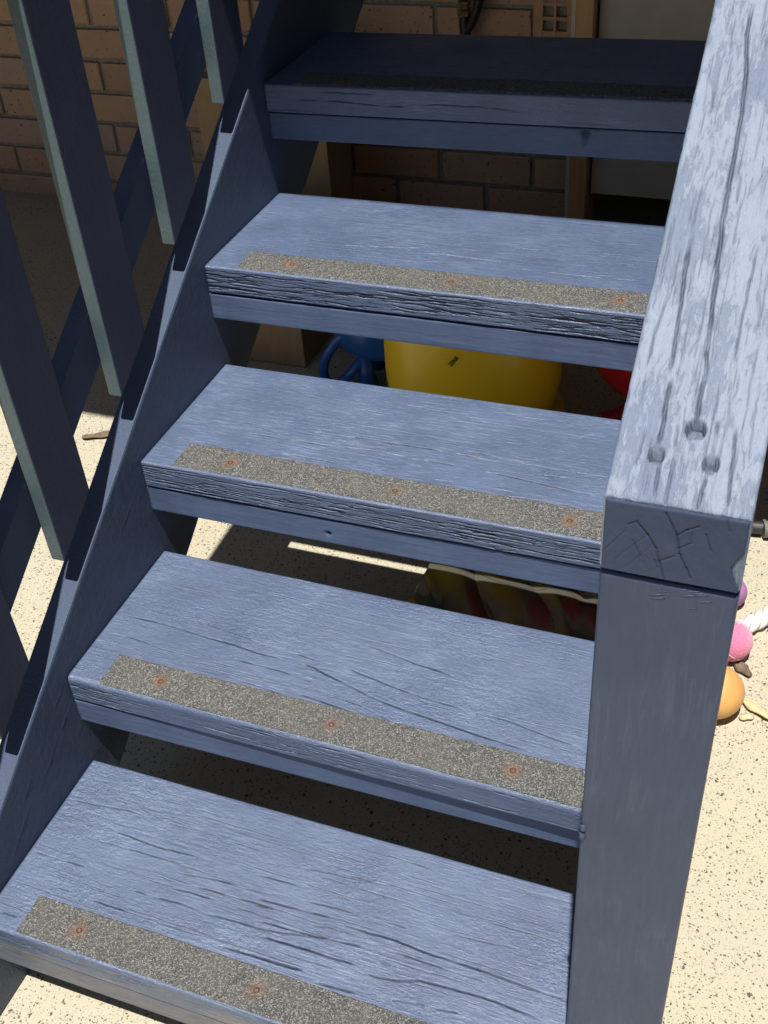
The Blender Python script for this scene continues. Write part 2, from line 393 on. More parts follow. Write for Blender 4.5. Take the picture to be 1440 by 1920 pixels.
RISE, GO, DEP, TH, BH, SB, W = .1579, .2429, .248, .0394, .0416, .0086, .674
DY = [-.0041, .0044, .0049, -.0008, -.0045, 0, 0, 0]; DZ = [.0015, -.0022, -.0041, -.0007, .0054, 0, 0, 0]
SL = [.0053, -.0012, .0067, .005, .0169, 0, 0, 0]
def zoom(x0, y0, s, *pts): return [(x0 + x * s, y0 + y * s) for x, y in pts]
a6 = lambda *p: zoom(0, 1400, 600 / 1440, *p)
a1 = lambda *p: zoom(480, 1520, 610 / 1440, *p)
a2 = lambda *p: zoom(120, 1030, 520 / 1440, *p)
a7 = lambda *p: zoom(560, 960, 600 / 1440, *p)
a3 = lambda *p: zoom(240, 770, 460 / 1440, *p)
a4 = lambda *p: zoom(680, 740, 490 / 1440, *p)
a5 = lambda *p: zoom(600, 360, 640 / 1440, *p)
CR = {0: [(a6((310, 235), (430, 262), (560, 285), (630, 302)), 1.0), (a6((510, 378), (700, 450), (900, 500)), 1.1),
          (a6((420, 418), (560, 455), (760, 515), (830, 528)), .9), (a6((150, 470), (330, 525), (390, 543)), 1.),
          (a6((185, 440), (240, 455)), .8), (a6((300, 305), (370, 320)), .6), (a6((810, 570), (960, 600), (1130, 635)), .8),
          (a6((780, 640), (870, 662), (960, 690)), 1.2), (a6((700, 680), (800, 705), (890, 738)), 1.2), (a6((870, 628), (1060, 680), (1240, 735)), 1.),
          (a6((410, 690), (500, 720), (565, 740)), 1.2), (a6((240, 632), (320, 652)), .8), (a6((600, 648), (660, 668)), .8), (a6((640, 768), (680, 776)), .8),
          (a6((915, 750), (1060, 790), (1200, 830), (1440, 865)), 1.1), (a6((700, 790), (900, 853)), .9), (a6((985, 900), (1140, 945), (1280, 990), (1360, 1010)), 1.8),
          (a6((1170, 855), (1300, 892), (1440, 938)), 1.3), (a6((960, 598), (1100, 640), (1250, 672)), .9), (a6((500, 540), (610, 566)), .5),
          (a6((0, 742), (30, 752), (70, 766)), 1.6), (a6((1000, 735), (1130, 775)), 1.1),
          (a1((0, 285), (100, 310), (200, 340)), 1.2), (a1((200, 255), (300, 275), (430, 305), (560, 330), (680, 350)), .8), (a1((400, 290), (520, 318)), .8),
          (a1((0, 390), (120, 422), (240, 455), (350, 480)), 1.5), (a1((200, 400), (300, 422), (430, 455)), 1.), (a1((0, 420), (80, 440)), .9),
          (a1((360, 505), (500, 545), (620, 580), (740, 630), (850, 665), (1000, 715), (1150, 770), (1260, 810), (1380, 842)), 1.7),
          (a1((600, 628), (700, 660), (860, 715), (1020, 765)), 1.0), (a1((250, 508), (330, 525), (430, 552)), .9),
          (a1((0, 490), (100, 515), (220, 550), (330, 575), (440, 600), (520, 622)), 1.3), (a1((50, 572), (200, 610), (330, 655), (460, 690)), 1.4),
          (a1((460, 720), (560, 748), (620, 758), (720, 758), (830, 785), (960, 820), (1080, 860), (1180, 900), (1260, 935)), 1.5),
          (a1((0, 650), (100, 680), (205, 712)), 1.9), (a1((260, 765), (360, 792), (440, 812)), 1.5), (a1((600, 842), (680, 856), (760, 868)), 1.2),
          (a1((790, 880), (900, 905)), 1.2), (a1((900, 560), (1000, 585), (1150, 615)), .8), (a1((570, 495), (670, 525)), .8), (a1((20, 600), (200, 660), (400, 720), (480, 760)), .6)],
      1: [(a2((300, 335), (400, 362), (480, 378), (560, 400), (660, 432), (760, 462), (900, 500), (1000, 535), (1150, 575)), 1.6),
          (a2((600, 365), (650, 380)), .7), (a2((700, 372), (800, 408), (950, 460), (1060, 502)), .8), (a2((230, 432), (350, 460), (450, 492)), .9),
          (a2((500, 502), (620, 532), (700, 548)), .7), (a2((880, 568), (960, 588), (1100, 625), (1190, 650)), 1.2), (a2((890, 628), (1000, 660), (1070, 690)), .8),
          (a2((870, 668), (1000, 708), (1150, 755)), 1.0), (a2((1205, 540), (1310, 578)), 1.1), (a2((1235, 590), (1300, 615), (1440, 690)), 1.4), (a2((1230, 755), (1330, 785), (1440, 825)), .9),
          (a7((300, 595), (380, 625), (460, 655), (530, 683), (600, 705), (700, 738)), 1.5), (a7((0, 640), (80, 668)), .9), (a7((0, 680), (100, 720), (200, 765), (300, 820), (400, 862), (520, 905), (640, 945), (800, 1000), (960, 1050), (1060, 1085)), 1.9),
          (a7((200, 695), (300, 735), (420, 785), (560, 835), (740, 885)), 1.5), (a7((0, 815), (120, 860), (260, 905)), 1.2), (a7((150, 825), (300, 880), (430, 950)), .9),
          (a7((850, 910), (960, 945), (1060, 985), (1170, 1025), (1260, 1055)), 1.0), (a7((860, 570), (930, 578)), .6), (a7((880, 660), (1000, 690)), .6), (a7((1070, 650), (1200, 660)), .5)],
      2: [(a3((290, 155), (420, 185), (540, 215), (660, 240)), .9), (a3((700, 132), (820, 152), (950, 175), (1100, 200), (1260, 228)), 1.6), (a3((900, 255), (1000, 272), (1110, 292), (1240, 318)), 1.1),
          (a3((1090, 132), (1200, 148), (1290, 162)), 1.0), (a3((1320, 155), (1440, 178)), 1.), (a3((1290, 340), (1440, 370)), .7), (a3((100, 230), (200, 250)), .5),
          (a4((20, 248), (150, 272), (260, 290), (360, 305), (440, 322)), 1.6), (a4((520, 335), (620, 355), (760, 385)), 1.1), (a4((270, 360), (400, 380), (520, 402)), 1.3), (a4((270, 395), (330, 408)), .9),
          (a4((580, 320), (700, 345), (800, 370), (900, 385)), .9), (a4((670, 435), (790, 458), (900, 485), (1000, 508), (1130, 540), (1280, 572)), 1.5), (a4((1000, 455), (1080, 468), (1130, 470)), 1.2),
          (a4((380, 475), (500, 492)), .8), (a4((800, 570), (900, 585), (1080, 615), (1200, 640)), .8), (a4((240, 65), (340, 78), (390, 100)), .7), (a4((1180, 262), (1230, 238), (1300, 235)), .9)],
      3: [(a5((0, 222), (180, 232), (330, 238), (460, 242)), .9), (a5((370, 262), (520, 268), (640, 285), (800, 305)), .8), (a5((200, 200), (330, 208)), .5), (a5((180, 325), (270, 335)), .6),
          (a5((740, 225), (900, 250), (1100, 265), (1300, 275)), .7), (a5((820, 330), (1000, 350), (1200, 372), (1360, 385)), .7), (a5((560, 290), (760, 320)), .6), (a5((1000, 200), (1200, 225), (1400, 235)), .5)],
      4: [], 5: [], 6: []}
KN = {0: [(a1((580, 680))[0], .011), (a6((300, 560))[0], .0)], 1: [(a2((1270, 675))[0], .010)], 2: [(a4((65, 410))[0], .010), (a4((765, 515))[0], .009), (a4((1310, 250))[0], .012), (a3((700, 200))[0], .007)], 3: [(a5((540, 120))[0], .007)], 4: [], 5: [], 6: []}

# ------------------------------------------------------------------ ground
me = mesh('ground', [(-60, -60, 0), (60, -60, 0), (60, 60, 0), (-60, 60, 0)], [(0, 1, 2, 3)])
g = link('ground', me, 'concrete'); g['kind'] = 'structure'

# ------------------------------------------------------------------ house behind
WY = 2.15
house = thing('brick_house', 'brick house wall with pale cement sheet panel and pine stud behind the stairs', 'house', (-.6, WY, 0))
def hpart(name, lo, hi, mat, bev=0., label=None, parent=None):
    return link(name, boxmesh(name, lo, hi, bev), mat, parent or house, label=label)
mortar = hpart('mortar_bed', (-3.2, WY + .010, 0), (.187, WY + .11, 2.5), 'mortar')
bm_master = [boxmesh('brick', (-.1145, 0, -.0375), (.1145, .09, .0375), .004, 2) for _ in range(4)]
for k, b in enumerate(bm_master):
    b.materials.append(M['brick'])
    for v in b.vertices:
        v.co.x += (random.random() - .5) * .003; v.co.z += (random.random() - .5) * .003; v.co.y += (random.random() - .5) * .002
nb = 0; vs, fs = [], []
for r in range(28):
    zc = .018 + .086 * r if r else .018
    zc = .0175 + .086 * r
    off = -.028 if r % 2 == 1 else -.028 + .12
    for c in range(-1, 14):
        xr = off + .24 * 1 - .24 * c; x0, x1 = xr - .24 + .0055, xr - .0055
        x1 = min(x1, .186)
        if r == 5 and x1 > .08: x1 = min(x1, .082)
        if r == 6 and x1 > .085: x1 = .084
        if x1 - x0 < .03 or x0 < -3.1: continue
        L = x1 - x0
        if zc < 1.0 and x0 > -2.4:
            o = bpy.data.objects.new('brick', random.choice(bm_master)); COL.objects.link(o); o.parent = house
            o.location = Vector(((x0 + x1) / 2, WY + random.uniform(-.0015, .0015), zc)) - house.location; o.scale = (L / .229, 1, 1); nb += 1
        else:
            i = len(vs)
            for (xx, yy, zz) in ((x0, 0, -.0375), (x1, 0, -.0375), (x1, .09, -.0375), (x0, .09, -.0375), (x0, 0, .0375), (x1, 0, .0375), (x1, .09, .0375), (x0, .09, .0375)):
                vs.append((xx, WY + yy, zc + zz))
            fs += [(i, i + 1, i + 5, i + 4), (i + 1, i + 2, i + 6, i + 5), (i + 3, i, i + 4, i + 7), (i + 4, i + 5, i + 6, i + 7), (i, i + 3, i + 2, i + 1), (i + 2, i + 3, i + 7, i + 6)]
link('upper_bricks', mesh('upper_bricks', vs, fs), 'brick', house, kind='stuff')
# terracotta vent brick, two courses high
vz0, vz1, vx0, vx1 = .516, .70, .0895, .1865
bm = bmesh.new()
def bmbox(bm, lo, hi):
    r = bmesh.ops.create_cube(bm, size=1)['verts']
    for v in r: v.co = Vector([lo[i] + (v.co[i] + .5) * (hi[i] - lo[i]) for i in range(3)])
bars = [(vx0, vx0 + .022), (vx0 + .047, vx0 + .053), (vx0 + .078, vx0 + .097)]
rows = [(vz0, vz0 + .012), (vz0 + .036, vz0 + .043), (vz0 + .067, vz0 + .074), (vz0 + .098, vz0 + .105), (vz0 + .129, vz0 + .136), (vz0 + .16, vz1)]
for a, b in bars: bmbox(bm, (a, WY - .004, vz0), (b, WY + .08, vz1))
for a, b in rows:
    bmbox(bm, (bars[0][1], WY - .002, a), (bars[1][0], WY + .08, b)); bmbox(bm, (bars[1][1], WY - .002, a), (bars[2][0], WY + .08, b))
bmbox(bm, (vx0, WY + .085, vz0), (vx1, WY + .09, vz1))
me = bpy.data.meshes.new('vent_brick'); bm.to_mesh(me); bm.free()
link('vent_brick', me, 'terracotta', house, label='terracotta vent brick with square holes')
hpart('timber_stud', (.1985, WY - .055, 0), (.238, WY + .05, 2.5), 'pine', .002, 'orange pine stud')
hpart('trim_strip', (.1875, WY - .05, 0), (.1975, WY + .0, 2.5), 'white_trim', .001)
hpart('wall_panel', (.244, WY - .018, .158), (2.9, WY + .0, 2.5), 'cement', .001, 'pale grey cement sheet')
hpart('back_wall', (-3.2, 3.4, 0), (2.9, 3.45, 2.5), 'dark')
hpart('side_wall', (2.9, WY - .018, 0), (2.95, 3.45, 2.5), 'dark')
hpart('upper_wall', (-3.2, WY - .02, 2.5), (2.95, 3.45, 2.9), 'cement')
# roof added out of view, set low and wide to shade the upper flight
RZ = 2.02; RY = 1.165 - .284 * RZ
shade_roof = hpart('shade_roof', (-7.5, RY, RZ), (7.5, 4.2, RZ + .07), 'soffit', .004)
bm = bmesh.new()
for k in range(150): bmbox(bm, (-7.48 + k * .1, RY - .01, RZ + .072), (-7.48 + k * .1 + .03, 4.2, RZ + .09))
me = bpy.data.meshes.new('shade_roof_ribs'); bm.to_mesh(me); bm.free(); o = link('shade_roof_ribs', me, 'shade_roof', shade_roof, kind='stuff')
link('shade_roof_gutter', boxmesh('shade_roof_gutter', (-7.5, RY + .002, RZ - .06), (7.5, RY + .10, RZ - .003), .004), 'shade_roof', shade_roof)

# unseen side fences, added dark to cut the sky light on the stairs
M['paling'] = simple('light_block_paling', (.045, .04, .035), (.075, .065, .055), 1, .8, .4, .002, (60, 60, 6))
def light_block_fence(x, label):
    f = thing('added_dark_fence', label, 'fence', (x, -1, 0))
    ml = boxmesh('paling', (-.01, -.06, 0), (.01, .06, 1.9), .003)
    ml.materials.append(M['paling'])
    for k in range(58):
        o = bpy.data.objects.new('paling', ml); COL.objects.link(o); o.parent = f; o.location = (random.uniform(-.003, .003), -4.2 + k * .128, random.uniform(-.012, .012))
    for z in (.3, 1.55): link('rail', boxmesh('rail', (x + (.012 if x > 0 else -.052), -5.3, z), (x + (.052 if x > 0 else -.012), 2.1, z + .09), .003), 'paling', f)
light_block_fence(1.75, 'unseen dark paling fence added to cut sky light past the newel post')
light_block_fence(-2.9, 'unseen dark paling fence added to cut sky light past the pickets')

# ------------------------------------------------------------------ staircase
stair = thing('wooden_staircase', 'blue grey painted open timber staircase with square newel post and weathered handrail', 'staircase', (.34, .6, 0))

def grain_height(u, v, seed, amp=1.0, knots=()):
    vv = v + .004 * (fbm(u * 5, v * 6, 2, seed + 5) - .5)
    for (ku, kv, kr) in knots:
        g_ = np.exp(-((u - ku) / .07) ** 2); dv = v - kv
        vv = vv - np.sign(dv) * g_ * kr * 1.1 * np.exp(-np.abs(dv) / .03)
    h = .00016 * (fbm(u * 16, vv * 260, 3, seed) - .5) + .00022 * (fbm(u * 60, vv * 560, 2, seed + 9) - .5)
    z = sstep(.42, .7, fbm(u * 5, v * 9, 3, seed + 3))
    ck = sstep(.74, .83, vnoise(u * 38 + 2 * vnoise(u * 9, vv * 60, 3), vv * 400, seed + 21)) * z
    h = h - ck * .0003
    return h * amp, ck * .12
def crack_field(u, v, lines, seed, depth=.0042):
    """lines: [(uv polyline monotonic in u, weight)]; returns height and mask on the (U,V) grids"""
    h = np.zeros_like(v); m = np.zeros_like(v)
    for k, (pl, wt) in enumerate(lines):
        pl = np.array(sorted(pl)); u0, u1 = pl[0, 0], pl[-1, 0]; uc = u[:, :1]
        ok = (uc > u0) & (uc < u1)
        if not ok.any(): continue
        vc = np.interp(uc, pl[:, 0], pl[:, 1]) + .0007 * (vnoise(uc * 130, uc * 0 + k, seed + 31) - .5)
        tt = np.clip((uc - u0) / (u1 - u0), 0, 1); tp = np.clip(np.minimum(tt, 1 - tt) * 7, 0, 1) ** .6
        mod = sstep(.18, .5, vnoise(uc * 45, uc * 0 + 7 * k, seed + 77)) * (.7 if wt < 1.2 else .45); mod = mod + 1 - mod.max()
        wd = (.00038 + .00032 * wt) * (.4 + .6 * tp)
        e = np.exp(-((v - vc) / wd) ** 2) * ok * tp * mod * min(1., .35 + .6 * wt)
        lip = np.exp(-((v - vc) / (wd * 2.6)) ** 2) * ok * tp * .00025
        h = h - e * depth * min(wt, 1.3) + lip; m = np.maximum(m, e)
    return h, np.clip(m * 1.5 - .1, 0, 1)

def splits(n, v0, v1, seed, L=(.02, .14), wt=(.12, .55), drift=.02, zones=()):
    r = random.Random(seed); out = []
    for _ in range(n):
        l = r.uniform(*L) * r.random() ** .5; u = r.uniform(-.05, W); v = r.uniform(v0, v1)
        if zones and not any(a_ < u < b_ for a_, b_ in zones) and r.random() < .6: continue
        sl_ = r.gauss(-.01, drift); p = []
        for k in range(4): p.append((u + l * k / 3, v + sl_ * l * k / 3 + r.gauss(0, .0007)))
        out.append((p, r.uniform(*wt)))
    return out
def make_tread(i, near):
    y0, z0, sl = i * GO + DY[i], ZG + i * RISE + DZ[i], SL[i]
    st = (.0006, .0006) if near else (.0011, .0009); du = .0022 if near else .0030
    rt = (.004, .008, .003, .003, .003, .003, .003)[i]
    if i > 4: st = (.02, .02); du = .1
    prof, nrm, sd = rrect(0, DEP, -TH, 0, (st[0], st[1], .03, .01), (rt, .002, .002, .003))
    us = np.linspace(0.0012, W, int(W / du) + 1); U = np.repeat(us[:, None], len(prof), 1)
    a = np.repeat(prof[None, :, 0], len(us), 0); b = np.repeat(prof[None, :, 1], len(us), 0); s_ = sd[None, :]
    crk = np.zeros_like(U); disp = np.zeros_like(U)
    def uv(p):
        q = on_plane(p[0], p[1], (0, 0, 1), (0, 0, z0)); return (q[0], q[1] - y0)
    if i <= 4:
        kn = [(*uv(p), r) for p, r in KN[i] if r > 0]
        top = ((s_ == 0) | (s_ == 1) | (s_ == 7)).astype(float)
        h, ck = grain_height(U, a, 100 + 40 * i, (1.0, .9, 1.3, 1.2, .3)[i], kn)
        for (ku, kv, kr) in kn:
            d = np.sqrt((U - ku) ** 2 + ((a - kv) * 1.25) ** 2)
            h = h + .0004 * np.exp(-((d - kr * .62) / .0013) ** 2) - .0006 * np.exp(-(d / (kr * .4)) ** 2) + .00025 * np.exp(-((d - kr) / .0015) ** 2)
        h2, m2 = crack_field(U, a, [([uv(p) for p in pl], wt) for pl, wt in CR[i]] + splits((170, 120, 180, 200, 30)[i], .002, DEP - .004, 50 + i, (.05, .26), (.08, .5), .008), 900 + i)
        disp = top * (h + h2); crk = top * np.maximum(m2, ck * (.6, .5, .9, .8, 0.)[i])
        # grooved front edge; shade of the grooves is put into the crack mask too
        fr = ((s_ == 2) | (s_ == 3)).astype(float); A = (.55, .9, 2.2, 2.8, .25)[i]
        g1 = fbm(U * 30, b * 520, 3, 300 + i); h3, g2 = crack_field(U, b, splits((40, 70, 210, 260, 10)[i], -TH + .003, -.005, 80 + i, (.02, .16), (.25, 1.1), .012), 700 + i, .0028); disp = disp + fr * h3
        disp = disp + fr * A * .0004 * (g1 - .5); crk = np.maximum(crk, fr * g2 * (.35, .4, .6, .6, .2)[i])
        disp = disp + (s_ == 1) * .0008 * (fbm(U * 22, a * 60 + b * 60, 3, 500 + i) - .5)
        disp = disp - (s_ == 0) * np.clip((.0012 - np.abs(a - DEP + .002)) / .0012, 0, 1) * .0003
    bare = np.zeros_like(U)
    if i == 0:   # the lowest nosing has lost its paint near the bottom edge
        bare = ((s_ == 2) | (s_ == 3)) * sstep(.60, .75, fbm(U * 9, b * 40, 3, 71) + .26 * sstep(-.022, -.038, b)) * .6
    def fm(u, a_, b_): return np.stack([u, y0 + a_, z0 + b_ + sl * u], -1)
    me = sweep('tread', prof, nrm, us, disp, fm, crk, bare)
    t = link('tread', me, 'tread' if i < 2 else 'tread_far', stair)
    # lower board under the nosing
    sb0, sb1 = ((.001, .003), (.0008, .0088), (.0012, .0025), (.001, .0015), (.006, .006), (.008, .008), (.008, .008))[i]
    prof, nrm, sd = rrect(0, 0 + .034, -TH - BH, -TH - .0034, (.004, .0022, .01, .01), (.0015, .0015, .002, .002))
    us = np.linspace(0, W, 240 if i < 5 else 8); U = np.repeat(us[:, None], len(prof), 1); b = np.repeat(prof[None, :, 1], len(us), 0)
    disp = (.0006 * (fbm(U * 6, b * 150, 3, 600 + i) - .5) + .0009 * (fbm(U * 11, b * 8, 2, 610 + i) - .5)) * (sd[None, :] == 2)
    crk = np.zeros_like(U)
    for (ti, px, py, r) in ((2, 620, 996, .0038), (4, 1098, 257, .006)):
        if ti == i:
            q = on_plane(px, py, (0, 1, 0), (0, y0 + SB, 0)); d = np.abs(U - q[0]) + np.abs(b + z0 - q[2]) * (1.2 if i == 2 else .35)
            e = np.clip(1.4 - d / r, 0, 1) * (sd[None, :] == 2); disp = disp - e * .005; crk = np.maximum(crk, e * (1 if i == 2 else .6))
    bare = np.zeros_like(U)
    if i == 0: bare = sstep(.42, .6, fbm(U * 6, b * 30, 3, 72) + .08) * .5
    fmb = lambda u, a_, b_: np.stack([u, y0 + a_ + sb0 + (sb1 - sb0) * u / W, z0 + b_ + sl * u], -1)
    link('bearer_board', sweep('bearer_board', prof, nrm, us, disp, fmb, crk, bare), 'board', t)
    # gritty anti-slip strip, its origin at the tread's front left corner
    if i < 5:
        x0, x1 = .0445 + (.004, 0, .001, .002, .0)[i], .6560; nx, ny = (470, 44) if i < 3 else (330, 34)
        X, Y = np.meshgrid(np.linspace(x0, x1, nx), np.linspace(.0035, .0535, ny), indexing='ij')
        rs = np.random.RandomState(i); Z = .0013 + rs.rand(nx, ny) * .0005 + .0002 * fbm(X * 30, Y * 30, 2, i)
        Xj = X + (rs.rand(nx, ny) - .5) * .0006; Yj = Y + .0006 * (fbm(X * 40, Y * 0, 2, 3 + i) - .5) + (rs.rand(nx, ny) - .5) * .0005
        Z[0, :] = Z[-1, :] = -.0006; Z[:, 0] = Z[:, -1] = -.0006
        Z = Z + sl * X
        me = grid_mesh('grip_strip', np.stack([Xj, Yj, Z], -1), wrap=False, caps=False)
        link('grip_strip', me, 'grip', t, loc=Vector((0, y0, z0)))
        # countersunk rusty screws
        for k, x in enumerate((.1185, .3447, .5593)):
            m2 = lathe('screw', [(.0034, .0010), (.0036, .0019), (.0026, .0021), (.0012, .0013), (.0003, .0011)], 14)
            link('screw', m2, 'rust', t, loc=Vector((x + random.uniform(-.002, .002), y0 + .0275, z0 + sl * x)), smooth=True)
    return t
for i in range(7): make_tread(i, i < 3)

# left stringer with a displaced inner face
def line_z(y, c): return .65 * y + c + ZG
SW = .032
th = math.atan(.65); cs, sn = math.cos(th), math.sin(th)
YA, YB = -.10, 1.72
def stringer_poly(y0, y1): 
    yb = (-.25 + 0) ; yg = (0 - ZG + .25) / .65
    return [(y0, 0), (yg, 0), (y1, line_z(y1, -.25)), (y1, line_z(y1, .042)), (y0, line_z(y0, .042))]
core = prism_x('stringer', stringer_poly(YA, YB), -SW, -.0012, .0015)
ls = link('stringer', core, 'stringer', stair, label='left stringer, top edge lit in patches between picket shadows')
# inner face skin: s along the slope, t down across it
ss = np.linspace(0, 1.52, 620); tt_ = np.linspace(0, 1, 150)
Sg, Tg = np.meshgrid(ss, tt_, indexing='ij')
Yg = YA + .02 + Sg * cs * 1.0; ztop = .65 * Yg + .042 + ZG - .0008; zbot = np.maximum(.65 * Yg - .25 + ZG + .001, .0008)
Zg = ztop + (zbot - ztop) * Tg
D_ = .00022 * (fbm(Yg * 60 + Zg * 40, Zg * 300 - Yg * 195, 3, 3) - .5) + .00035 * (fbm(Yg * 420, Zg * 60, 3, 8) - .5)
def ridge(p, q, hgt, wd):
    (y0, z0), (y1, z1) = p, q; L = math.hypot(y1 - y0, z1 - z0); ux, uz = (y1 - y0) / L, (z1 - z0) / L
    al = (Yg - y0) * ux + (Zg - z0) * uz; ac = -(Yg - y0) * uz + (Zg - z0) * ux + .0015 * (fbm(al * 40, al * 0, 2, 9) - .5)
    return hgt * np.exp(-(ac / wd) ** 2) * ((al > 0) & (al < L)) * np.clip(np.minimum(al, L - al) / .02, 0, 1) * (.4 + .6 * vnoise(al * 60, al * 0, 4))
def s_yz(px, py): q = on_plane(px, py, (1, 0, 0), (0, 0, 0)); return (q[1], q[2])
for p, q in (((121, 1280), (98, 1340)), ((137, 1310), (110, 1380)), ((110, 1380), (80, 1470)), ((85, 1390), (66, 1430)), ((66, 1430), (40, 1520)), ((250, 935), (222, 1010)), ((118, 1480), (95, 1560)), ((60, 1500), (20, 1620))):
    D_ = D_ + ridge(s_yz(*p), s_yz(*q), .0006, .0009)
D_[:, 0] = -.001; D_[:, -1] = -.001; D_[0] = -.001; D_[-1] = -.001
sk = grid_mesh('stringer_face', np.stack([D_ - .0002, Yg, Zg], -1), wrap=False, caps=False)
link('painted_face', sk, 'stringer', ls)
# right stringer behind the newel post
link('stringer', prism_x('stringer', stringer_poly(.16, YB), W + .002, W + .042, .002), 'stringer', stair)

# newel post and handrail
PX0, PX1, PY, ZJ, ZT = .6745, .7605, .0535, .677 + ZG, .7338 + ZG
pm = boxmesh('newel_post', (PX0, PY, 0), (PX1, PY + .086, ZJ - .004), .0032, 3)
bm = bmesh.new(); bm.from_mesh(pm)
for v in bm.verts:
    if v.co.z > .5 and v.co.y > PY + .04: v.co.z += .05
bm.to_mesh(pm); bm.free()
post = link('newel_post', pm, 'post', stair, smooth=False)
def drip(name, pts, r, par, mat='post'):
    m_ = tube(name, smoothpts(pts, 5), r, 8); return link(name, m_, mat, par, smooth=True)
for (px, py, L) in ((1092, 1552, .006), (1090, 1566, .007)):
    q = on_plane(px, py, (0, 1, 0), (0, PY, 0)); drip('paint_run', [(q[0], PY + .001, q[2] + L / 2), (q[0] + .001, PY - .0002, q[2]), (q[0], PY + .001, q[2] - L / 2)], .0026, post)
rs = random.Random(4)
bm = bmesh.new()
for k in range(46):   # paint curds along the joint under the handrail
    x = rs.uniform(PX0 + .004, PX1 - .01); z = ZJ - .006 - abs(rs.gauss(0, .006))
    if .4 < (x - PX0) / .086 < .8 or rs.random() < .15:
        v_ = bmesh.ops.create_icosphere(bm, subdivisions=1, radius=rs.uniform(.0008, .002))['verts']
        for v in v_: v.co = Vector((v.co.x * 3.2 + x, v.co.y * .35 + PY + .0002, v.co.z * .55 + z + v.co.x * .8))
me = bpy.data.meshes.new('paint_curds'); bm.to_mesh(me); bm.free(); link('paint_curds', me, 'post', post, smooth=True, kind='stuff')

# handrail: flat timber swept up the slope; a = x, b = height across it
HW, HT = PX1 - PX0, (ZT - ZJ) * cs
def hr(px, py):
    q = on_plane(px, py, (0, -sn, cs), (0, PY, ZT)); return ((q[1] - PY) / cs, q[0])
z5 = lambda *p: zoom(1140, 300, 300 / 1371, *p)
z0_ = lambda *p: zoom(1140, 0, 300 / 1440, *p)
z9 = lambda *p: zoom(1180, 700, 260 / 1440, *p)
rh = random.Random(12)
HC = [(z0_((1310, 0), (1250, 300), (1240, 700), (1200, 1050), (1170, 1200), (1110, 1550), (1050, 1900)), 2.6),
      (z5((1060, 50), (1030, 300), (985, 500), (945, 850), (915, 1100), (885, 1350), (855, 1600), (830, 1900)), 3.0), (z9((790, 20), (735, 250), (712, 430), (700, 500)), 2.6),
      (z5((740, 560), (690, 800), (655, 1000), (622, 1250), (590, 1450), (560, 1700), (520, 1850)), 1.9), (z9((440, 50), (390, 250), (350, 500), (300, 760)), 2.4), (z9((320, 940), (280, 1150), (258, 1330)), 1.6),
      (z9((480, 840), (440, 1000), (400, 1200), (375, 1385)), 2.0), (z9((920, 500), (890, 680), (855, 860)), 1.8), (z9((800, 1060), (750, 1220), (705, 1400)), 1.8), (z9((1110, 560), (1070, 950), (1040, 1200), (1028, 1400)), 1.5),
      (z9((500, 520), (470, 780)), .8), (z9((170, 560), (60, 1000)), .6), (z5((520, 1150), (400, 1480), (330, 1780)), .8), (z5((1290, 700), (1120, 1500), (1080, 1800)), .9), (z5((1330, 1200), (1250, 1500)), .7),
      (z0_((1150, 150), (1090, 450)), .5), (z0_((960, 800), (900, 1100)), .7), (z5((1140, 100), (1100, 380)), .8)]
prof, nrm, sd = rrect(PX0, PX1, -HT, 0, (.0008, .01, .02, .01), (.0025, .003, .003, .0025))
us = np.concatenate([np.arange(0, .45, .0021), np.arange(.45, 2.2, .012)])
U = np.repeat(us[:, None], len(prof), 1); A_ = np.repeat(prof[None, :, 0], len(us), 0)
top = ((sd == 0) | (sd == 1) | (sd == 7))[None, :].astype(float)
gh = .00045 * (fbm(U * 10, A_ * 260, 3, 7) - .5) + .0004 * (sstep(.48, .56, fbm(U * 30 + 3, A_ * 90, 4, 19)) - .5) + .0005 * (fbm(U * 6, A_ * 60, 3, 29) - .5)
ch, cm = crack_field(U, A_, [([hr(*p) for p in pl], wt * .55 + .2) for pl, wt in HC] + [([(u_, x_), (u_ + l_ * .5, x_ + d_), (u_ + l_, x_ + d_ * 1.4)], w_) for u_, x_, l_, d_, w_ in [(rh.uniform(0, .42), rh.uniform(PX0 + .002, PX1 - .002), rh.uniform(.01, .07), rh.gauss(0, .0006), rh.uniform(.1, .45)) for _ in range(120)]], 33, .0045)
holes = [(z9((690, 590))[0], .0060), (z9((283, 850))[0], .0047), (z9((845, 950))[0], .0050)]
hh = np.zeros_like(U); hm = np.zeros_like(U)
for p, r in holes:
    u0, x0 = hr(*p); d = np.sqrt((U - u0) ** 2 + (A_ - x0) ** 2) * (1 + .16 * (fbm(U * 300, A_ * 300, 2, 5) - .5))
    hh -= .010 * sstep(r * 1.04, r * .86, d); hm = np.maximum(hm, .75 * sstep(r * 1.15, r * .9, d))
    hh += .0004 * np.exp(-((d - r * 1.35) / .0011) ** 2)
disp = top * (gh + ch + hh)
bare = 0 * top * np.clip(cm * .2 * vnoise(U * 40, A_ * 200, 6), 0, 1)
def fmh(u, a_, b_): return np.stack([a_, PY + u * cs - b_ * sn * 1.0 + 0 * a_, ZT + u * sn + b_ * cs], -1)
def fmh2(u, a_, b_):
    V = fmh(u, a_, b_)
    k = np.clip(1 - u / .06, 0, 1)                      # plumb cut at the lower end
    V[..., 1] += b_ * sn * k; V[..., 2] += b_ * (1 / cs - cs) * k
    return V
cr = top * np.clip(cm * .18, 0, .18); pl_ = top * np.clip(np.maximum(cm * .85, hm), 0, .9)
hand = link('handrail', sweep('handrail', prof, nrm, us, disp, fmh2, cr, bare, pl_), 'handrail', stair, label='weathered chalky handrail top with deep splits and three nail holes')
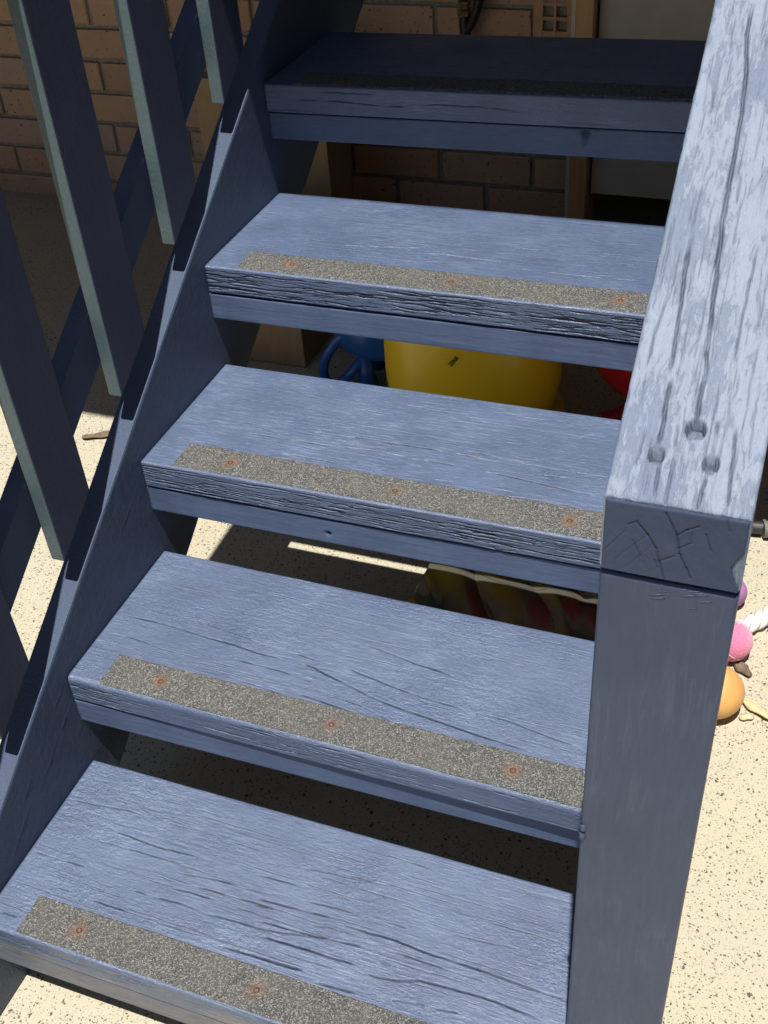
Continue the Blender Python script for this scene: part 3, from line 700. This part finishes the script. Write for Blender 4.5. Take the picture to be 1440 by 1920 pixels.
# end grain face
Xe, Ze = np.meshgrid(np.linspace(PX0 + .0012, PX1 - .0012, 150), np.linspace(0.0012, 1, 100), indexing='ij')
zlo, zhi = ZJ + .0005, ZT - .001
Zz = zlo + (zhi - zlo) * Ze
D_ = .0005 * (fbm(Xe * 70 + Zz * 40, Zz * 70 - Xe * 40, 3, 2) - .5) + .00012 * (fbm((Xe + Zz) * 500, (Zz - Xe) * 60, 2, 6) - .5); ck = np.zeros_like(D_)
z8 = lambda *p: zoom(1040, 700, 400 / 1280, *p)
EC = [(z8((500, 890), (560, 960), (610, 1040), (630, 1130), (655, 1220)), 1.1), (z8((670, 830), (735, 960), (750, 1080), (790, 1160), (815, 1220)), 1.1), (z8((470, 990), (520, 1090)), .7), (z8((910, 960), (940, 1060)), .8),
      (z8((450, 895), (500, 878)), .8), (z8((735, 965), (800, 930), (870, 912)), .8), (z8((740, 1045), (825, 1010)), .7), (z8((620, 1120), (720, 1088)), .7), (z8((1030, 830), (1050, 940)), .8), (z8((290, 1060), (420, 940)), .5), (z8((600, 1110), (620, 1160)), .8), (z8((820, 1000), (830, 930)), .5), (z8((370, 1100), (560, 960)), .35), (z8((430, 1150), (590, 1020)), .3)]
for pl, wt in EC:
    P_ = [on_plane(*p, (0, 1, 0), (0, PY, 0)) for p in pl]
    for a_, b_ in zip(P_[:-1], P_[1:]):
        ax, az, bx, bz = a_[0], a_[2], b_[0], b_[2]; L2 = (bx - ax) ** 2 + (bz - az) ** 2
        t_ = np.clip(((Xe - ax) * (bx - ax) + (Zz - az) * (bz - az)) / L2, 0, 1); d = np.hypot(Xe - ax - t_ * (bx - ax), Zz - az - t_ * (bz - az))
        e = np.exp(-(d / (.0006 * (.6 + wt * .5))) ** 2) * min(1, wt); D_ -= e * .0008; ck = np.maximum(ck, e * .4)
# rotted notch at the lower right corner
qn = on_plane(1387, 1068, (0, 1, 0), (0, PY, 0)); d = np.hypot((Xe - qn[0] - .0035) / .0075, (Zz - qn[2]) / .0125) + .25 * (fbm(Xe * 200, Zz * 200, 2, 3) - .5)
nt_ = sstep(1.1, .75, d); D_ -= nt_ * .016; bare = nt_ * .0; ck = np.maximum(ck, nt_ * .9)
edge = np.minimum.reduce([Xe - PX0, PX1 - Xe, (ZT - Zz), (Zz - ZJ) + .002]); D_ -= .0022 * np.clip(1 - edge / .0028, 0, 1) ** 2
V = np.stack([Xe, PY - .0016 - D_, Zz], -1)
link('end_grain', grid_mesh('end_grain', V, ck, bare, wrap=False, caps=False), 'end', hand)
# rails on the far (left) side: bottom rail, pickets, left handrail
def sl_poly(c0, c1, y0, y1): return [(y0, line_z(y0, c0)), (y1, line_z(y1, c0)), (y1, line_z(y1, c1)), (y0, line_z(y0, c1))]
link('bottom_rail', prism_x('bottom_rail', sl_poly(.139, .208, -.3, 1.72), -.0465, -.0212, .0018), 'stringer', stair)
link('handrail', prism_x('handrail', sl_poly(.645, .70, -.3, 1.72), -.085, .0, .003), 'handrail', stair)
link('newel_post', boxmesh('newel_post', (-.0865, -.33, 0), (-.0005, -.244, line_z(-.244, .645) - .001), .003), 'post', stair)
link('top_rail', prism_x('top_rail', sl_poly(.575, .644, -.243, 1.72), -.0465, -.0212, .0018), 'stringer', stair)
pitch = .1815
pk = None
for k in range(-2, 8):
    y1 = .3855 + k * pitch; y0 = y1 - .0785
    if pk is None or True:
        m_ = prism_x('picket', [(y0, line_z(y0, .0945)), (y1, line_z(y1, .0945)), (y1, line_z(y1, .640)), (y0, line_z(y0, .640))], -.0195, -.0005, .0022)
        m_.materials.append(M['picket']); m_.materials.append(M['picket_edge'])
        o = bpy.data.objects.new('picket', m_); COL.objects.link(o); o.parent = stair; o.location = -stair.location
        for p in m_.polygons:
            if p.normal.y < -.6 : p.material_index = 1  # sun-facing edge takes the lightened teal, other faces the darker tone
# deck the stairs lead to
link('landing_deck', boxmesh('landing_deck', (-.1, 1.722, ZG + 7 * RISE - .04), (1.2, WY - .06, ZG + 7 * RISE), .003), 'board', stair)

# ------------------------------------------------------------------ toys and clutter under the stairs
def profile(pts, k=5):
    return [(p[0], p[1]) for p in [(v.x, v.y) for v in smoothpts([(a, b, 0) for a, b in pts], k)]]
yel = thing('toy_tub', 'yellow rounded plastic toy under the stairs, between the blue one and the red one', 'toy', (.176, 1.375, 0))
link('body', lathe('body', profile([(.150, .002), (.184, .004), (.180, .012), (.163, .030), (.166, .055), (.175, .09), (.177, .15), (.173, .24), (.155, .31), (.11, .37), (.05, .40), (.004, .405)]), 72, (.176, 1.375)), 'yellow', yel, smooth=True)
q = on_plane(847, 697, (0, 1, .25), (0, 1.20, .1))
td = bpy.data.curves.new('print', 'FONT'); td.body = '22NE'; td.size = .011; td.extrude = .0002; td.offset = .0002; td.align_x = 'CENTER'
_t = bpy.data.objects.new('print', td); COL.objects.link(_t); bpy.context.view_layer.update()
_me = bpy.data.meshes.new_from_object(_t.evaluated_get(bpy.context.evaluated_depsgraph_get())); bpy.data.objects.remove(_t)
to = bpy.data.objects.new('print', _me); COL.objects.link(to); _me.materials.clear(); _me.materials.append(M['black']); to.parent = yel
dx_, dy_ = q[0] - .176, q[1] - 1.375; r_ = .1702; n_ = Vector((dx_, dy_, 0)).normalized()
px_ = Vector((.176, 1.375, 0)) + n_ * .1765; 
to.matrix_world = Matrix.Identity(4)
zax = (n_ + Vector((0, 0, .05))).normalized(); xax = Vector((0, 0, 1)).cross(zax).normalized(); yax = zax.cross(xax)
R4 = Matrix((xax, yax, zax)).transposed().to_4x4() @ Matrix.Rotation(math.radians(50), 4, 'Z')
to.location = (px_ - yel.location); to.location.z = q[2]; to.rotation_euler = R4.to_euler()
red = thing('toy_tub', 'red plastic toy on a narrow stem under the stairs beside the newel post', 'toy', (.56, 1.44, 0))
link('body', lathe('body', profile([(.06, .062), (.075, .075), (.115, .10), (.15, .14), (.178, .20), (.185, .26), (.17, .32), (.12, .36), (.05, .375), (.003, .377)]), 64, (.56, 1.44)), 'red', red, smooth=True)
for a in (200, 320, 80):
    ax, ay = .56 + .055 * math.cos(math.radians(a)), 1.44 + .055 * math.sin(math.radians(a)); bx, by = .56 + .13 * math.cos(math.radians(a)), 1.44 + .13 * math.sin(math.radians(a))
    link('leg', tube('leg', smoothpts([(ax, ay, .10), (ax, ay, .06), ((ax + bx) / 2, (ay + by) / 2, .025), (bx, by, .014)], 5), .014, 12), 'red', red, smooth=True)
blu = thing('toy_tub', 'blue plastic toy with looped handle and white and green eye under the stairs', 'toy', (-.075, 1.44, 0))
link('body', lathe('body', profile([(.04, .075), (.075, .085), (.098, .11), (.105, .15), (.10, .21), (.08, .26), (.04, .29), (.002, .295)]), 56, (-.05, 1.45), .95), 'blue', blu, smooth=True)
P3 = lambda px, py, y=1.38: tuple(on_plane(px, py, (0, 1, 0), (0, y, 0)))
link('handle', tube('handle', smoothpts([P3(672, 608, 1.41), P3(645, 625), P3(625, 648), P3(611, 672), P3(607, 700), P3(622, 722), P3(645, 712), P3(666, 690), P3(690, 660, 1.41)], 7), .0105, 14), 'blue', blu, smooth=True)
for a in (250, 10, 130):
    ax, ay = -.05 + .055 * math.cos(math.radians(a)), 1.45 + .055 * math.sin(math.radians(a))
    link('foot', lathe('foot', [(.022, .001), (.024, .006), (.018, .04), (.02, .095)], 16, (ax, ay)), 'blue', blu, smooth=True)
# eye sticker on the body
cx, cy, cz = -.05, 1.45, .15
ed = Vector((.55, -.85, .42)).normalized(); ec = Vector((cx, cy, cz)) + Vector((ed.x * .104, ed.y * .1, ed.z * .098))
def disc(name, r, off, mat, ox=0.):
    b0 = ed.cross(Vector((0, 0, 1))).normalized(); b1 = b0.cross(ed); vs = [ec + ed * off + b0 * ox]; 
    for k in range(28):
        a = 2 * math.pi * k / 28; p = ec + b0 * (ox + r * math.cos(a)) + b1 * r * math.sin(a); vs.append(p + ed * (off - (r * r * .4 * 9) * .9 * .3))
    vs += [v - ed * .004 for v in vs]; n = 29
    fs = [(0, 1 + k, 1 + (k + 1) % 28) for k in range(28)] + [(1 + k, n + 1 + k, n + 1 + (k + 1) % 28, 1 + (k + 1) % 28) for k in range(28)]
    return link(name, mesh(name, vs, fs), mat, blu)
disc('eye_rim', .034, .0020, 'black'); disc('eye_white', .031, .0032, 'white_print'); disc('eye_iris', .018, .0044, 'green_print')

# cardboard boxes
def carton(lo, hi, label):
    t = thing('cardboard_box', label, 'box', ((lo[0] + hi[0]) / 2, (lo[1] + hi[1]) / 2, 0))
    b = link('carton', boxmesh('carton', lo, hi, .002), 'card', t)
    link('tape', boxmesh('tape', (lo[0] + .001, (lo[1] + hi[1]) / 2 - .025, hi[2] - .001), (hi[0] + .0006, (lo[1] + hi[1]) / 2 + .025, hi[2] + .0006)), 'leaf', t)
    return t
carton((-.62, 1.80, .002), (-.297, 1.93, .50), 'brown cardboard box standing upright against the brick wall')
carton((-.44, 1.44, .002), (-.235, 1.70, .26), 'low brown cardboard box under the stairs beside the blue toy')

# clear vinyl bag
nx, ny = 170, 70
X, T = np.meshgrid(np.linspace(0, 1, nx), np.linspace(0, 1, ny), indexing='ij')
f = fbm(X * 5 + T * 1.6, T * .8 + 3, 2, 5) - .5; f2 = np.abs(np.sin(X * 8.5 + T * 3.2 + 2.4 * vnoise(X * 3, T * 1.5, 5))) ** .6
bx = .245 + X * .34 + .012 * (T - 1) * np.sin(T * 5 + 1) + .010 * f; by = .700 + (.218 - .030 * X) * T + .012 * np.sin(X * 11) * T
by = by - .020 * np.exp(-((X - .80) / .05) ** 2) * T
bz = .004 + .050 * (T * (1 - T)) * (1 + f * 2) + .022 * f2 * (1.2 - T) + .010 * np.abs(f) 
bz = np.maximum(bz, .002); bag = grid_mesh('vinyl_bag', np.stack([bx, by, bz], -1), wrap=False, caps=False)
o = link('vinyl_bag', bag, 'vinyl', smooth=True); tag(o, 'crumpled clear vinyl bag lying on the ground behind the second lowest tread', 'bag')
sm = o.modifiers.new('thickness', 'SOLIDIFY'); sm.thickness = .0006
crease = tube('stitch_line', [(bx[i, 60], by[i, 60], bz[i, 60] + .001) for i in range(2, nx - 2, 3)], .0006, 6)
so_ = link('seam', crease, 'black', o, loc=(0, 0, 0))

# ------------------------------------------------------------------ right-hand clutter
def ball(name, c, r, mat, parent=None, seg=48):
    bm = bmesh.new(); bmesh.ops.create_uvsphere(bm, u_segments=seg, v_segments=seg // 2, radius=r)
    for v in bm.verts: v.co += Vector(c)
    me = bpy.data.meshes.new(name); bm.to_mesh(me); bm.free(); return link(name, me, mat, parent, smooth=True)
pc = Vector((.7575, .828, .0325)); pb = thing('tennis_ball', 'pink tennis ball on the concrete beside the newel post', 'ball', (pc.x, pc.y, 0))
ball('felt_shell', pc, .0325, 'felt', pb)
sp = []
for k in range(80):
    a = 2 * math.pi * k / 80; b = .44; x = math.cos(a) + .0; 
    v = Vector(((1 - b) * math.cos(a) + b * math.cos(3 * a) * .55, (1 - b) * math.sin(a) - b * math.sin(3 * a) * .55, math.sqrt(max(0, 1)) * .78 * math.cos(2 * a) * .95)).normalized()
    v = Matrix.Rotation(math.radians(28), 3, 'X') @ Matrix.Rotation(math.radians(75), 3, 'Z') @ v
    sp.append(pc + v * .0322)
link('seam', tube('seam', sp, .0012, 8, True), 'felt_line', pb, smooth=True)
oc = Vector((.7475, .710, .040)); o = ball('rubber_ball', oc, .043, 'orange'); [setattr(v, 'co', Vector((v.co.x, v.co.y * 1.0, oc.z + (v.co.z - oc.z) * .9))) for v in o.data.vertices]; tag(o, 'scuffed orange rubber ball half hidden behind the newel post', 'ball')
o = ball('rubber_ball', (.7430, .945, .026), .026, 'purple'); tag(o, 'small purple rubber ball peeping past the end of the handrail', 'ball')
# twisted rope chew toy
rp = [Vector((.752, .862, .016)), Vector((.787, .896, .016)), Vector((.815, .925, .018)), Vector((.85, .945, .016)), Vector((.90, .95, .016)), Vector((.95, .93, .016))]
cl = smoothpts(rp, 14); rope = thing('rope_toy', 'white twisted rope dog toy on the concrete behind the pink ball', 'rope', (.80, .90, 0))
for k in range(3):
    pts = []
    for i, p in enumerate(cl):
        t = (cl[min(i + 1, len(cl) - 1)] - cl[max(i - 1, 0)]).normalized(); a = t.cross(Vector((0, 0, 1))).normalized(); b = Vector((0, 0, 1)); q = i * .36 + k * 2 * math.pi / 3
        pts.append(p + (a * math.cos(q) + b * math.sin(q)) * .0078)
    link('strand', tube('strand', pts, .0070, 10), 'rope', rope, smooth=True)
def chip(name, px, py, size, mat, label, cat, rz=0., curl=.3, seed=1, thick=.0025):
    c = on_plane(px, py, (0, 0, 1), (0, 0, .003)); n = 14; vs = []
    X, T = np.meshgrid(np.linspace(-1, 1, n), np.linspace(-1, 1, n), indexing='ij')
    wd = np.sqrt(np.clip(1 - X ** 2 * .85, 0.03, 1)); r2 = np.random.RandomState(seed)
    x = X * size[0] + (r2.rand(n, n) - .5) * size[0] * .06; y = T * wd * size[1] * (1 + .15 * np.sin(X * 5 + seed)); z = .0035 + curl * size[1] * (T ** 2 + .35 * X ** 2 + .25 * np.sin(X * 3 + seed) * T)
    z -= z.min() - .0015
    ca, sa = math.cos(rz), math.sin(rz); V = np.stack([c[0] + x * ca - y * sa, c[1] + x * sa + y * ca, z], -1)
    o = link(name, grid_mesh(name, V, wrap=False, caps=False), mat); m = o.modifiers.new('thickness', 'SOLIDIFY'); m.thickness = thick
    return tag(o, label, cat)
chip('bark_chip', 1391, 1255, (.019, .009), 'bark', 'grey brown bark chip between the pink and orange balls', 'bark', -.75, .5, 2, .006)
chip('dry_leaf', 1418, 1333, (.026, .008), 'leaf', 'curled pale dry leaf beside the orange ball', 'leaf', -.55, .8, 3)
chip('dry_leaf', 1400, 1346, (.011, .006), 'leaf', 'tiny pale leaf scrap in front of the curled leaf', 'leaf', .5, .6, 5)
chip('dry_leaf', 185, 818, (.034, .010), 'bark', 'brown dry leaf on the sunlit concrete left of the stairs', 'leaf', .5, .5, 6, .001)
# hose with fitting
hs = thing('garden_hose', 'black garden hose end with grey fitting on the concrete behind the handrail', 'hose', (.79, 1.13, 0))
link('hose', tube('hose', smoothpts([(.80, 1.135, .017), (.88, 1.15, .012), (1.02, 1.22, .011), (1.2, 1.24, .011), (1.45, 1.15, .011), (1.7, 1.2, .011)], 8), .0095, 14), 'black', hs, smooth=True)
for k, (x0, x1, r, m_) in enumerate(((.757, .774, .0115, 'black'), (.774, .779, .0165, 'grey_plastic'), (.7795, .796, .0150, 'grey_plastic'), (.7965, .804, .0165, 'grey_plastic'), (.8045, .815, .0125, 'black'))):
    link(('hose_nozzle', 'collar', 'fitting', 'collar', 'sleeve')[k], tube('t', [(x0, 1.131, .0175), ((x0 + x1) / 2, 1.132, .0175), (x1, 1.133, .0175)], r, 20), m_, hs, smooth=False)

# ------------------------------------------------------------------ garden tap on the wall
tap = thing('garden_tap', 'tarnished brass garden tap on a pipe against the brick wall', 'tap', (-.06, WY - .03, .6))
TX, TY = -.061, WY - .045
link('riser_pipe', tube('riser_pipe', [(TX, TY, .598), (TX, TY, .66), (TX, TY, .80)], .0105, 16), 'tap_dark', tap, smooth=True)
link('union_nut', lathe('union_nut', [(.012, .566), (.0165, .569), (.0165, .580), (.0125, .584), (.0125, .592), (.0155, .594), (.0155, .600), (.011, .602)], 8, (TX, TY)), 'brass', tap)
link('tap_body', tube('tap_body', smoothpts([(TX, TY, .57), (TX, TY, .545), (TX + .002, TY, .52), (TX, TY - .004, .50), (TX, TY - .006, .47)], 5), [.0125] * 20 + [.0125], 16), 'tap_dark', tap, smooth=True)
link('valve_arm', tube('valve_arm', smoothpts([(TX, TY, .53), (TX + .018, TY - .006, .553), (TX + .033, TY - .012, .585), (TX + .041, TY - .016, .61)], 6), .0105, 14), 'tap_dark', tap, smooth=True)
link('handle', lathe('handle', [(.004, .606), (.017, .61), (.019, .618), (.017, .626), (.007, .629)], 14, (TX + .041, TY - .016)), 'tap_dark', tap, smooth=True)
link('wall_bracket', boxmesh('wall_bracket', (TX - .006, TY, .60), (TX + .006, WY, .612), .001), 'brass', tap)
